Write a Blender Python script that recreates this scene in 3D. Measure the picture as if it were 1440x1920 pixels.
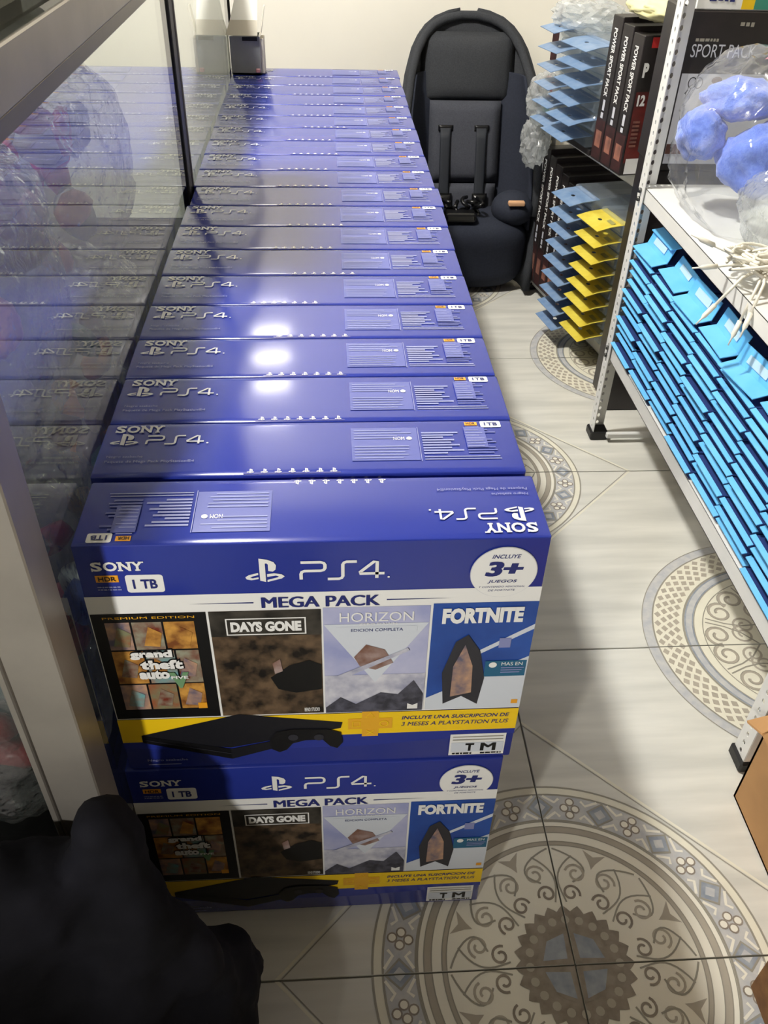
import bpy, bmesh, math, random
from math import sin, cos, pi, radians
from mathutils import Vector, Matrix, noise
random.seed(7)
for o in list(bpy.data.objects): bpy.data.objects.remove(o)
S = bpy.context.scene
COL = S.collection

# ------------------------------------------------------------------ camera, world, lights, exposure
cd = bpy.data.cameras.new('camera'); cam = bpy.data.objects.new('camera', cd); COL.objects.link(cam)
cam.location = (.2335, -.5844, 1.1597); cam.rotation_euler = (.8963, -.0249, -.0599)
cd.sensor_fit = 'VERTICAL'; cd.sensor_height = 36; cd.lens = 1594.7/1920*36; cd.clip_start = .02
S.camera = cam
W0 = bpy.data.worlds.new('world'); S.world = W0; W0.use_nodes = True
W0.node_tree.nodes['Background'].inputs[0].default_value = (.75, .80, .9, 1)
W0.node_tree.nodes['Background'].inputs[1].default_value = .05
def point_lamp(name, loc, power, rad, col):
    l = bpy.data.lights.new(name, 'POINT'); l.energy = power; l.shadow_soft_size = rad; l.color = col
    o = bpy.data.objects.new(name, l); COL.objects.link(o); o.location = loc; return o
point_lamp('ceiling_bulb', (-.32, 1.0, 2.42), 158, .07, (1, .985, .945))          # main lamp over the case
al_ = bpy.data.lights.new('wall_tube_lamp', 'AREA'); al_.shape = 'RECTANGLE'; al_.size = .20; al_.size_y = .06; al_.energy = 1.1; al_.color = (1, .98, .95)
ao_ = bpy.data.objects.new('wall_tube_lamp', al_); COL.objects.link(ao_); ao_.location = (-.06, 2.16, 1.64)              # short tube on the far wall, above the frame
ao_.rotation_euler = (Vector((.15, .3, .66))-ao_.location).to_track_quat('-Z', 'Y').to_euler()
sl_ = bpy.data.lights.new('carton_front_spot', 'SPOT'); sl_.energy = 92; sl_.shadow_soft_size = .06; sl_.color = (1, .97, .91); sl_.spot_size = radians(38); sl_.spot_blend = 1
so_ = bpy.data.objects.new('carton_front_spot', sl_); COL.objects.link(so_); so_.location = (-.62, -1.55, 1.30)          # lamp behind the photographer; cone added to light carton fronts, not the floor
so_.rotation_euler = (Vector((.24, 0, .64))-so_.location).to_track_quat('-Z', 'Y').to_euler()
S.view_settings.view_transform = 'Standard'; S.view_settings.look = 'None'
S.view_settings.gamma = 1; S.view_settings.use_curve_mapping = False
S.view_settings.exposure = .45

# ------------------------------------------------------------------ materials
MATS = {}
def lin(c): return tuple(((x/255)/12.92 if x/255 <= .04045 else ((x/255+.055)/1.055)**2.4) for x in c)
def mat(name, rgb, rough=.5, metal=0, spec=.5, noise_s=0, noise_a=0, bump=0, bump_s=200, coat=0, rgb2=None, detail=6, emit=0, stretch=None, sheen=0):
    if name in MATS: return MATS[name]
    m = bpy.data.materials.new(name); m.use_nodes = True; nt = m.node_tree; b = nt.nodes['Principled BSDF']
    c = lin(rgb) + (1,)
    b.inputs['Base Color'].default_value = c; b.inputs['Roughness'].default_value = rough
    b.inputs['Metallic'].default_value = metal; b.inputs['Specular IOR Level'].default_value = spec
    b.inputs['Coat Weight'].default_value = coat; b.inputs['Sheen Weight'].default_value = sheen
    tc = nt.nodes.new('ShaderNodeTexCoord')
    src = tc.outputs['Object']
    if stretch:
        mp = nt.nodes.new('ShaderNodeMapping'); mp.inputs['Scale'].default_value = stretch[0]; mp.inputs['Rotation'].default_value = stretch[1]
        nt.links.new(src, mp.inputs['Vector']); src = mp.outputs['Vector']
    if noise_s:
        n = nt.nodes.new('ShaderNodeTexNoise'); n.inputs['Scale'].default_value = noise_s; n.inputs['Detail'].default_value = detail
        nt.links.new(src, n.inputs['Vector'])
        mx = nt.nodes.new('ShaderNodeMix'); mx.data_type = 'RGBA'
        c2 = (lin(rgb2) + (1,)) if rgb2 else tuple(min(1, v*(1-noise_a)) for v in c[:3]) + (1,)
        mx.inputs[6].default_value = c; mx.inputs[7].default_value = c2
        cr = nt.nodes.new('ShaderNodeMapRange'); cr.inputs[1].default_value = .35; cr.inputs[2].default_value = .65
        nt.links.new(n.outputs['Fac'], cr.inputs[0]); nt.links.new(cr.outputs[0], mx.inputs[0])
        nt.links.new(mx.outputs[2], b.inputs['Base Color'])
    if bump:
        n2 = nt.nodes.new('ShaderNodeTexNoise'); n2.inputs['Scale'].default_value = bump_s; n2.inputs['Detail'].default_value = 4
        nt.links.new(tc.outputs['Object'], n2.inputs['Vector'])
        bp = nt.nodes.new('ShaderNodeBump'); bp.inputs['Strength'].default_value = bump; bp.inputs['Distance'].default_value = .004
        nt.links.new(n2.outputs['Fac'], bp.inputs['Height']); nt.links.new(bp.outputs[0], b.inputs['Normal'])
    if emit:
        b.inputs['Emission Color'].default_value = c; b.inputs['Emission Strength'].default_value = emit
    MATS[name] = m; return m
def clear_mat(name, tint, fres_ior, rough, milky=0, milk_col=(1, 1, 1), bump=0, bump_s=60, bdist=.01):
    m = bpy.data.materials.new(name); m.use_nodes = True; nt = m.node_tree
    nt.nodes.remove(nt.nodes['Principled BSDF']); out = nt.nodes['Material Output']
    tr = nt.nodes.new('ShaderNodeBsdfTransparent'); tr.inputs[0].default_value = tint + (1,)
    gl = nt.nodes.new('ShaderNodeBsdfGlossy'); gl.inputs['Roughness'].default_value = rough; gl.inputs[0].default_value = (1, 1, 1, 1)
    fr = nt.nodes.new('ShaderNodeFresnel'); geo = nt.nodes.new('ShaderNodeNewGeometry'); mi_ = nt.nodes.new('ShaderNodeMix'); mi_.inputs[2].default_value = fres_ior; mi_.inputs[3].default_value = 1/fres_ior
    nt.links.new(geo.outputs['Backfacing'], mi_.inputs[0]); nt.links.new(mi_.outputs[0], fr.inputs[0])   # both faces of the thin film reflect alike
    mx = nt.nodes.new('ShaderNodeMixShader')
    base = tr.outputs[0]
    if milky:
        df = nt.nodes.new('ShaderNodeBsdfDiffuse'); df.inputs[0].default_value = milk_col + (1,)
        tl = nt.nodes.new('ShaderNodeBsdfTranslucent'); tl.inputs[0].default_value = milk_col + (1,)
        ad = nt.nodes.new('ShaderNodeMixShader'); ad.inputs[0].default_value = .5
        nt.links.new(df.outputs[0], ad.inputs[1]); nt.links.new(tl.outputs[0], ad.inputs[2])
        m2 = nt.nodes.new('ShaderNodeMixShader'); m2.inputs[0].default_value = milky
        nt.links.new(base, m2.inputs[1]); nt.links.new(ad.outputs[0], m2.inputs[2]); base = m2.outputs[0]
    nt.links.new(fr.outputs[0], mx.inputs[0]); nt.links.new(base, mx.inputs[1]); nt.links.new(gl.outputs[0], mx.inputs[2])
    if bump:
        tc = nt.nodes.new('ShaderNodeTexCoord'); n2 = nt.nodes.new('ShaderNodeTexNoise'); n2.inputs['Scale'].default_value = bump_s; n2.inputs['Detail'].default_value = 3
        bp = nt.nodes.new('ShaderNodeBump'); bp.inputs['Strength'].default_value = bump; bp.inputs['Distance'].default_value = bdist
        nt.links.new(tc.outputs['Object'], n2.inputs['Vector']); nt.links.new(n2.outputs['Fac'], bp.inputs['Height'])
        for s in (gl, fr): nt.links.new(bp.outputs[0], s.inputs['Normal'])
    nt.links.new(mx.outputs[0], out.inputs['Surface'])
    MATS[name] = m; return m
M = MATS
mat('blue', (40, 54, 144), .16, spec=.6)
mat('blue_tape', (38, 46, 138), .18, spec=.6)
mat('blue_pale', (84, 92, 160), .35)
mat('blue_line', (132, 138, 186), .4)
mat('white_print', (232, 232, 230), .35)
mat('grey_print', (196, 198, 206), .35)
mat('ink_navy', (34, 42, 110), .4)
mat('ink_black', (16, 16, 18), .4)
mat('orange_print', (232, 160, 40), .4)
mat('yellow_print', (240, 200, 24), .4)
mat('gold_print', (226, 168, 40), .4)
mat('teal_print', (30, 96, 132), .4)
mat('blue_print', (30, 66, 150), .4)
mat('console_black', (24, 24, 30), .4); mat('console_dark', (14, 14, 18), .4); mat('console_edge', (44, 44, 52), .4)
mat('art_brown', (22, 18, 16), .4, noise_s=55, rgb2=(104, 84, 64), detail=8)
mat('art_smoke', (70, 66, 60), .4, noise_s=40, rgb2=(26, 24, 22), detail=6)
mat('art_lilac', (186, 188, 216), .4, noise_s=18, rgb2=(150, 156, 200))
mat('art_cloud', (214, 214, 222), .4, noise_s=40, rgb2=(150, 152, 176))
mat('art_rock', (48, 48, 58), .4, noise_s=90, rgb2=(86, 86, 100))
mat('art_rust', (120, 84, 70), .4, noise_s=60, rgb2=(160, 140, 136))
mat('art_royal', (40, 82, 166), .4, noise_s=12, rgb2=(24, 54, 128))
mat('art_pale', (206, 212, 222), .4)
mat('art_sand', (206, 152, 72), .4, noise_s=70, rgb2=(120, 70, 36))
mat('art_teal', (110, 164, 168), .4, noise_s=60, rgb2=(150, 120, 100))
mat('art_red', (112, 48, 34), .4, noise_s=60, rgb2=(150, 150, 130))
mat('art_violet', (96, 92, 112), .4, noise_s=60, rgb2=(190, 150, 120))
mat('art_olive', (120, 130, 100), .4, noise_s=60, rgb2=(150, 90, 60))
mat('art_money', (110, 150, 110), .4)
mat('cream_wall', (242, 238, 226), .75, noise_s=3, noise_a=.04, bump=.05, bump_s=60)
mat('ceiling', (150, 144, 132), .9)
mat('grout', (120, 118, 110), .9)
mat('tile', (220, 218, 209), .22, noise_s=5, rgb2=(200, 199, 191), detail=9, stretch=((.6, 5, 1), (0, 0, radians(-40))))
mat('tile_cream', (228, 224, 206), .25, noise_s=30, noise_a=.06)
mat('tile_line', (150, 146, 134), .3)
mat('tile_taupe', (174, 166, 152), .3, noise_s=40, noise_a=.08)
mat('tile_blue', (176, 178, 182), .3, noise_s=60, rgb2=(194, 193, 190))
mat('tile_gem', (134, 142, 154), .25, noise_s=50, rgb2=(160, 166, 174))
mat('tile_brown', (128, 118, 106), .3, noise_s=60, rgb2=(150, 140, 128))
mat('tile_white', (232, 228, 214), .25)
mat('alu', (170, 164, 156), .42, metal=.55, noise_s=14, noise_a=.12)
mat('alu_dark', (118, 112, 106), .4, metal=.6)
mat('rubber', (18, 17, 17), .5)
mat('case_dark', (26, 24, 24), .6, noise_s=8, noise_a=.3); mat('case_back', (120, 108, 98), .7, noise_s=6, noise_a=.3)
clear_mat('glass', (.90, .93, .92), 1.55, 0.0)
clear_mat('plastic_film', (.93, .94, .95), 1.5, .09, milky=.20, milk_col=(.90, .88, .88), bump=1.0, bump_s=30, bdist=.03)
clear_mat('plastic_clear', (.95, .96, .97), 1.4, .10, milky=.10, milk_col=(.9, .92, .95), bump=.5, bump_s=22)
clear_mat('plastic_dense', (.9, .92, .93), 1.5, .15, milky=.38, milk_col=(.86, .88, .88), bump=.7, bump_s=60)
clear_mat('blister', (.9, .93, .96), 1.45, .1, milky=.22, milk_col=(.62, .7, .78))
mat('black_cloth', (15, 15, 21), .85, spec=.2, noise_s=12, rgb2=(24, 24, 32))
mat('seat_cloth', (58, 60, 64), .9, spec=.2, noise_s=300, noise_a=.25, bump=.2, bump_s=600)
mat('seat_panel', (70, 72, 80), .9, spec=.2, noise_s=300, noise_a=.2)
mat('seat_dark', (42, 46, 58), .85, spec=.25, noise_s=200, noise_a=.2)
mat('strap', (28, 32, 40), .7); mat('black_plastic', (14, 14, 15), .3); mat('tan', (206, 160, 120), .6)
mat('rack_white', (226, 226, 222), .35, noise_s=20, noise_a=.05)
mat('bolt', (90, 90, 88), .35, metal=.8)
mat('card_blue', (112, 190, 240), .5, noise_s=14, rgb2=(92, 176, 234))
mat('card_blue_deep', (20, 46, 104), .7); mat('card_label', (176, 206, 226), .5)
mat('card_slate', (104, 134, 172), .35, noise_s=40, rgb2=(128, 150, 180)); mat('card_royal', (62, 116, 196), .4)
mat('card_yellow', (222, 206, 86), .45, noise_s=30, rgb2=(206, 184, 60)); mat('card_olive', (150, 146, 90), .5)
mat('box_black', (30, 27, 27), .4, noise_s=20, rgb2=(40, 34, 34)); mat('box_red', (110, 34, 30), .45, noise_s=30, rgb2=(70, 26, 26))
mat('box_maroon', (64, 34, 34), .5, noise_s=30, rgb2=(40, 26, 28)); mat('print_tan', (150, 100, 84), .5, noise_s=40, rgb2=(100, 70, 64))
mat('cardboard', (186, 142, 92), .8, noise_s=12, rgb2=(172, 130, 84)); mat('cardboard_dark', (150, 108, 66), .85, noise_s=40, rgb2=(120, 84, 52))
mat('card_grey', (150, 152, 152), .7, noise_s=30, noise_a=.1); mat('card_white', (236, 236, 230), .6); mat('card_cream', (206, 200, 184), .7)
mat('plush', (92, 122, 222), .95, sheen=.6, noise_s=150, rgb2=(112, 142, 232), bump=.5, bump_s=400)
mat('white_soft', (226, 226, 216), .8, noise_s=20, noise_a=.1)
mat('cable_white', (222, 218, 204), .45); mat('gold_straw', (186, 140, 62), .6, noise_s=120, rgb2=(120, 84, 36))
mat('pink', (226, 140, 150), .6); mat('green', (70, 110, 90), .6); mat('red', (190, 40, 40), .5); mat('teal', (60, 140, 120), .5)
mat('paper_yellow', (226, 220, 166), .6, noise_s=20, noise_a=.08)
mat('sweet_brown_dark', (54, 50, 42), .9, noise_s=20, rgb2=(40, 36, 32))
for nm, c in dict(sweet_red=(196, 44, 52), sweet_pink=(236, 170, 180), sweet_orange=(236, 150, 46), sweet_blue=(56, 84, 170), sweet_green=(54, 110, 84), sweet_brown=(96, 56, 46), sweet_silver=(176, 180, 182)).items():
    mat(nm, c, .35, noise_s=40, noise_a=.3)

# ------------------------------------------------------------------ helpers
def tag(o, label=None, cat=None, group=None, kind=None):
    if label: o['label'] = label
    if cat: o['category'] = cat
    if group: o['group'] = group
    if kind: o['kind'] = kind
    return o
def thing(name, label, cat, loc=(0, 0, 0), rot=(0, 0, 0), group=None):
    o = bpy.data.objects.new(name, None); COL.objects.link(o); o.location = loc; o.rotation_euler = rot
    o.empty_display_size = .05
    return tag(o, label, cat, group)
def link(name, me, parent=None, loc=(0, 0, 0), rot=(0, 0, 0)):
    o = bpy.data.objects.new(name, me); COL.objects.link(o); o.location = loc; o.rotation_euler = rot
    if parent: o.parent = parent
    return o
def copy_tree(o, parent=None):
    c = o.copy(); COL.objects.link(c); c.parent = parent
    for ch in list(o.children): copy_tree(ch, c)
    return c
ORD = ['first', 'second', 'third', 'fourth', 'fifth', 'sixth', 'seventh', 'eighth', 'ninth', 'tenth', 'eleventh', 'twelfth', 'thirteenth', 'fourteenth', 'fifteenth', 'sixteenth', 'seventeenth', 'eighteenth', 'nineteenth', 'twentieth']
class MB:
    def __init__(s): s.v = []; s.f = []; s.m = []; s.mats = []; s.sm = []
    def mi(s, m):
        m = M[m] if isinstance(m, str) else m
        if m not in s.mats: s.mats.append(m)
        return s.mats.index(m)
    def add(s, vs, fs, m, smooth=False):
        b = len(s.v); k = s.mi(m); s.v += [tuple(v) for v in vs]
        for f in fs: s.f.append(tuple(b+i for i in f)); s.m.append(k); s.sm.append(smooth)
    def bm(s, bm, m, mtx=None, smooth=False):
        if mtx: bmesh.ops.transform(bm, matrix=mtx, verts=bm.verts)
        bm.verts.index_update(); s.add([v.co[:] for v in bm.verts], [[v.index for v in f.verts] for f in bm.faces], m, smooth); bm.free()
    def box(s, lo, hi, m, bev=0, seg=1, mtx=None, smooth=False):
        bm = bmesh.new(); bmesh.ops.create_cube(bm, size=1)
        sz = [hi[i]-lo[i] for i in range(3)]; c = [(hi[i]+lo[i])/2 for i in range(3)]
        bmesh.ops.scale(bm, vec=sz, verts=bm.verts)
        if bev: bmesh.ops.bevel(bm, geom=bm.edges[:], offset=min(bev, min(sz)*.48), segments=seg, affect='EDGES', profile=.5)
        bmesh.ops.translate(bm, vec=c, verts=bm.verts); s.bm(bm, m, mtx, smooth)
    def poly(s, pts, m): s.add(pts, [list(range(len(pts)))], m)
    def prism(s, pts, d, m):
        n = len(pts); a = [Vector(p) for p in pts]; d = Vector(d)
        s.add(a+[p+d for p in a], [list(range(n))[::-1], list(range(n, 2*n))]+[[i, (i+1) % n, n+(i+1) % n, n+i] for i in range(n)], m)
    def tube(s, path, r, m, n=6, closed=False, caps=True, up=(.13, .21, .97)):
        P = [Vector(p) for p in path]; k = len(P); vs = []; fs = []
        up = Vector(up)
        for i in range(k):
            t = (P[(i+1) % k]-P[i-1]) if closed else (P[min(i+1, k-1)]-P[max(i-1, 0)])
            t.normalize(); a = t.cross(up)
            if a.length < 1e-3: a = t.cross(Vector((1, 0, 0)))
            a.normalize(); b = t.cross(a); rr = r[i] if isinstance(r, (list, tuple)) else r
            for j in range(n): vs.append(P[i]+a*rr*cos(2*pi*j/n)+b*rr*sin(2*pi*j/n))
        for i in range(k if closed else k-1):
            for j in range(n):
                q = (i+1) % k; fs.append([i*n+j, i*n+(j+1) % n, q*n+(j+1) % n, q*n+j])
        if caps and not closed: fs += [list(range(n))[::-1], [(k-1)*n+j for j in range(n)]]
        s.add(vs, fs, m, True)
    def mesh(s, name):
        me = bpy.data.meshes.new(name); me.from_pydata(s.v, [], s.f)
        for m in s.mats: me.materials.append(m)
        me.polygons.foreach_set('material_index', s.m); me.polygons.foreach_set('use_smooth', s.sm); me.update(); return me
    def build(s, name, parent=None, loc=(0, 0, 0), rot=(0, 0, 0)): return link(name, s.mesh(name), parent, loc, rot)
def lump_mesh(name, size, m, sub=3, amp=.15, freq=2.5, seed=0, ridged=False, power=1.0, smooth=True):
    bm = bmesh.new(); bmesh.ops.create_icosphere(bm, subdivisions=sub, radius=1)
    off = Vector((seed*7.31, seed*3.77, seed*5.13))
    for v in bm.verts:
        d = v.co.normalized()
        if power != 1: d = Vector([math.copysign(abs(c)**power, c) for c in d])
        n = 0; a = 1; f = freq
        for _ in range(4):
            k = noise.noise(d*f+off)
            n += a*((1-2*abs(k)) if ridged else k); a *= .5; f *= 2.1
        r = 1+amp*n
        v.co = Vector((d.x*r*size[0], d.y*r*size[1], d.z*r*size[2]))
    mb = MB(); mb.bm(bm, m, None, smooth); return mb.mesh(name)

_TX = {}
def text_geo(s, bold=0, shear=0):
    k = (s, bold, shear)
    if k in _TX: return _TX[k]
    cu = bpy.data.curves.new('lettering', 'FONT'); cu.body = s; cu.offset = bold; cu.shear = shear; cu.resolution_u = 3; cu.fill_mode = 'FRONT'
    ob = bpy.data.objects.new('lettering', cu); COL.objects.link(ob)
    dg = bpy.context.evaluated_depsgraph_get(); ev = ob.evaluated_get(dg); me = ev.to_mesh()
    vs = [(v.co.x, v.co.y) for v in me.vertices]; fs = [list(p.vertices) for p in me.polygons]; ev.to_mesh_clear()
    bpy.data.objects.remove(ob); bpy.data.curves.remove(cu)
    x0 = min(v[0] for v in vs); x1 = max(v[0] for v in vs); y0 = min(v[1] for v in vs); y1 = max(v[1] for v in vs)
    _TX[k] = ([((x-x0)/(x1-x0), (y-y0)/(y1-y0)) for x, y in vs], fs); return _TX[k]
class Print:
    """flat print on one face: (u,v) plus a small lift h, mapped into the thing's local space"""
    def __init__(s, fn, lift=.0004): s.mb = MB(); s.fn = fn; s.l = lift; s.n = 0
    def at(s, pts, layer):
        s.n += 1; h = s.l*(layer+1)+(s.n % 8)*s.l*.10     # no two overlapping pieces share a plane
        return [s.fn(u, v, h) for u, v in pts]
    def poly(s, pts, m, layer=0): s.mb.add(s.at(pts, layer), [list(range(len(pts)))], m)
    def rect(s, u0, v0, u1, v1, m, layer=0): s.poly([(u0, v0), (u1, v0), (u1, v1), (u0, v1)], m, layer)
    def rrect(s, u0, v0, u1, v1, r, m, layer=0):
        p = []
        for cx, cy, a0 in ((u1-r, v1-r, 0), (u0+r, v1-r, 90), (u0+r, v0+r, 180), (u1-r, v0+r, 270)):
            for k in range(4): a = radians(a0+k*30); p.append((cx+r*cos(a), cy+r*sin(a)))
        s.poly(p, m, layer)
    def disc(s, cu, cv, r, m, layer=0, n=40, ry=None): s.poly([(cu+r*cos(2*pi*k/n), cv+(ry or r)*sin(2*pi*k/n)) for k in range(n)], m, layer)
    def text(s, t, u0, v0, u1, v1, m, layer=1, bold=.0, shear=0):
        if bold and 'M' in t.upper():
            k = bold*.22*(v1-v0)
            for d in (-k, k): s.text(t, u0+d, v0, u1+d, v1, m, layer, 0, shear)
            return
        vs, fs = text_geo(t, bold, shear)
        s.mb.add(s.at([(u0+x*(u1-u0), v0+y*(v1-v0)) for x, y in vs], layer), fs, m)
    def greek(s, u0, v0, u1, v1, m, layer=1, seed=1):
        r = random.Random(seed); u = u0
        while u < u1-.0005:
            w = min(r.uniform(.7, 2.2)*(v1-v0), u1-u); s.rect(u, v0+r.uniform(0, .2)*(v1-v0), u+w, v1, m, layer); u += w+(v1-v0)*.35
    def fat_text(s, t, u0, v0, u1, v1, m, layer=1, bold=.01, fat=.0007, shear=0):
        for d in (-fat, 0, fat): s.text(t, u0+d, v0, u1+d, v1, m, layer, bold, shear)
    def stroke(s, pts, w, m, layer=0, closed=False):
        n = len(pts); L = []; R = []
        for i in range(n):
            a = pts[(i-1) % n] if closed or i else pts[0]; b = pts[(i+1) % n] if closed or i < n-1 else pts[-1]
            dx, dy = b[0]-a[0], b[1]-a[1]; l = math.hypot(dx, dy) or 1; nx, ny = -dy/l*w/2, dx/l*w/2
            L.append((pts[i][0]+nx, pts[i][1]+ny)); R.append((pts[i][0]-nx, pts[i][1]-ny))
        fs = [[i, n+i, n+(i+1) % n, (i+1) % n] for i in range(n if closed else n-1)]
        s.mb.add(s.at(L+R, layer), fs, m)
    def ring(s, cu, cv, r0, r1, m, layer=0, n=96):
        a = [(cu+r0*cos(2*pi*k/n), cv+r0*sin(2*pi*k/n)) for k in range(n)]; b = [(cu+r1*cos(2*pi*k/n), cv+r1*sin(2*pi*k/n)) for k in range(n)]
        s.mb.add(s.at(a+b, layer), [[k, n+k, n+(k+1) % n, (k+1) % n] for k in range(n)], m)
    def build(s, name, parent=None): return s.mb.build(name, parent)
P_UP = [(.40, 1), (.62, .95), (.80, .84), (.86, .70), (.84, .52), (.76, .44), (.64, .47), (.64, .74), (.60, .80), (.56, .78), (.56, 0), (.40, .06)]
P_L = [(.36, .40), (.10, .31), (.0, .22), (.03, .13), (.16, .09), (.36, .13), (.36, .21), (.20, .17), (.13, .20), (.20, .25), (.36, .31)]
P_R = [(.60, .34), (.80, .37), (1.0, .32), (1.08, .23), (1.0, .14), (.60, .0), (.60, .09), (.88, .19), (.92, .235), (.84, .27), (.60, .22)]
def ps_logo(p, u0, v0, u1, v1, m, layer=1):
    for q in (P_UP, P_L, P_R): p.poly([(u0+x/1.08*(u1-u0), v0+y*(v1-v0)) for x, y in q][::-1], m, layer)
def ps_letters(p, u0, v0, u1, v1, m, layer=1):
    sx = (u1-u0)/3.3; sy = v1-v0; w = sy*.15
    for st in ([(0, 0), (0, .33), (.04, .45), (.14, .5), (.78, .5), (.9, .55), (.95, .66), (.95, .84), (.9, .95), (.78, 1), (0, 1)],
               [(1.05, 0), (1.5, 0), (1.6, .05), (1.65, .15), (1.65, .85), (1.7, .95), (1.8, 1), (2.2, 1)],
               [(3.0, 0), (3.0, .98), (2.88, .98), (2.32, .36), (2.32, .28), (3.3, .28)]):
        p.stroke([(u0+x*sx, v0+y*sy) for x, y in st], w, m, layer)
    p.disc(u1+.004, v0+.001, .0012, m, layer, 8)
def brand_word(p, u0, v0, u1, v1, m, layer=1):
    w = u1-u0; cells = ((0, .21), (.235, .50), (.53, .76), (.77, 1.0))
    for ch, (a, b) in zip('SONY', cells):
        if ch == 'Y': pass
        p.text(ch, u0+a*w, v0, u0+b*w, v1, m, layer, .035)
    t = (v1-v0)*.14
    for c, vv in ((.555, v0), (.555, v1-t), (.735, v1-t), (.885, v0), (.80, v1-t), (.965, v1-t)):
        p.rect(u0+(c-.05)*w, vv, u0+(c+.05)*w, vv+t, m, layer)
    h = (v1-v0)*.28
    p.rect(u0+.178*w, v1-h, u0+.205*w, v1, m, layer); p.rect(u0+.003*w, v0, u0+.03*w, v0+h, m, layer)

# ------------------------------------------------------------------ room shell
def struct(name, lo, hi, m):
    b = MB(); b.box(lo, hi, m); o = b.build(name); o['kind'] = 'structure'; return o
YW = 2.4
struct('floor', (-.7, -3.0, -.06), (1.75, YW+.05, -.0035), 'grout')
struct('wall_back', (-.7, YW, -.06), (1.75, YW+.08, 2.5), 'cream_wall')
struct('wall_left', (-.74, -3.0, -.06), (-.66, YW, 2.5), 'ceiling')
struct('wall_right', (1.66, -3.0, -.06), (1.74, YW, 2.5), 'ceiling')
struct('wall_front', (-.7, -3.06, -.06), (1.75, -2.98, 2.5), 'ceiling')
struct('ceiling', (-.7, -3.0, 2.5), (1.75, YW+.05, 2.56), 'ceiling')
FLOOR = bpy.data.objects['floor']

# floor tiles with printed medallions
TS = .55; X0, Y0 = .544, -.1
tb = MB(); g = .0013
tb.box((g, g, -.009), (TS-g, TS-g, 0), 'tile', bev=.0009); tile_me = tb.mesh('floor_tile')
def spiral(cx, cy, r, a0, turns, sgn=1, n=22):
    return [(cx+r*(1-k/n*.72)*cos(a0+sgn*turns*2*pi*k/n), cy+r*(1-k/n*.72)*sin(a0+sgn*turns*2*pi*k/n)) for k in range(n+1)]
def pol(r, a): return (r*cos(a), r*sin(a))
def medallion_a():
    p = Print(lambda u, v, h: (u, v, h), .00018)
    d = .392; p.stroke([(d, 0), (0, d), (-d, 0), (0, -d)], .006, 'tile_cream', 0, True)
    p.stroke([(d-.006, 0), (0, d-.006), (-d+.006, 0), (0, -d+.006)], .0022, 'tile_line', 1, True)
    p.ring(0, 0, 0, .268, 'tile_cream', 0); p.ring(0, 0, .266, .269, 'tile_line', 1)
    p.ring(0, 0, .211, .254, 'tile_blue', 1); p.ring(0, 0, .2525, .2555, 'tile_line', 2); p.ring(0, 0, .209, .212, 'tile_line', 2)
    for k in range(16):
        a = k*pi/8; r = .2325
        for (w, h, m, ly) in ((.026, .021, 'tile_line', 3), (.021, .017, 'tile_gem', 4), (.011, .009, 'tile_blue', 5)):
            p.poly([pol(r-h, a), pol(r, a-w/r*.8), pol(r+h, a), pol(r, a+w/r*.8)][::-1], m, ly)
        for s in (-1, 1):
            b = a+s*.052*1.9
            p.stroke([pol(.213, a+s*.03), pol(.224, b), pol(.217, b+s*.03)], .004, 'tile_white', 3)
            p.stroke([pol(.252, a+s*.03), pol(.241, b), pol(.248, b+s*.03)], .004, 'tile_white', 3)
        a += pi/16
        for dr, da in ((.011, 0), (-.011, 0), (0, .036), (0, -.036)):
            c = pol(r+dr, a+da); p.disc(c[0], c[1], .0072, 'tile_brown', 3, 12); p.disc(c[0], c[1], .0050, 'tile_white', 4, 12)
    for r0, r1, m in ((.200, .208, 'tile_white'), (.190, .200, 'tile_taupe'), (.176, .190, 'tile_white'), (.170, .176, 'tile_taupe')): p.ring(0, 0, r0, r1, m, 2)
    for r in (.208, .200, .190, .176, .170): p.ring(0, 0, r-.0008, r+.0008, 'tile_line', 3)
    p.ring(0, 0, 0, .170, 'tile_white', 1)
    for k in range(8):
        a = k*pi/4+pi/8
        for s in (-1, 1):
            c = pol(.128, a+s*.16); p.stroke(spiral(c[0], c[1], .015, a+s*pi/2, 1.3, -s), .0034, 'tile_taupe', 3)
            c = pol(.098, a+s*.22); p.stroke(spiral(c[0], c[1], .013, a-s*pi/2, 1.2, s), .0034, 'tile_brown', 3)
            pts = [pol(.165-.05*t, a+s*(.37-.30*math.sin(t*pi*.8))) for t in [i/12 for i in range(13)]]
            p.stroke(pts, .0026, 'tile_line', 3)
            pts = [pol(.085+.07*t, a+s*(.30-.1*t+.12*math.sin(t*pi))) for t in [i/10 for i in range(11)]]
            p.stroke(pts, .0024, 'tile_line', 3)
        p.poly([pol(.168, a-.10), pol(.150, a-.03), pol(.140, a), pol(.150, a+.03), pol(.168, a+.10), pol(.160, a)][::-1], 'tile_taupe', 2)
    n = 96; p.poly([pol(.076+.0045*math.cos(24*2*pi*k/n*1.0), 2*pi*k/n) for k in range(n)], 'tile_brown', 4)
    for k in range(20): c = pol(.060, k*pi/10); p.disc(c[0], c[1], .0058, 'tile_taupe', 5, 10)
    p.disc(0, 0, .046, 'tile_brown', 6); 
    for k in range(4): a = k*pi/2+pi/4; p.poly([pol(.042, a-.62), pol(.045, a), pol(.042, a+.62), pol(.012, a)], 'tile_gem', 7)
    return p.mb
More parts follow.
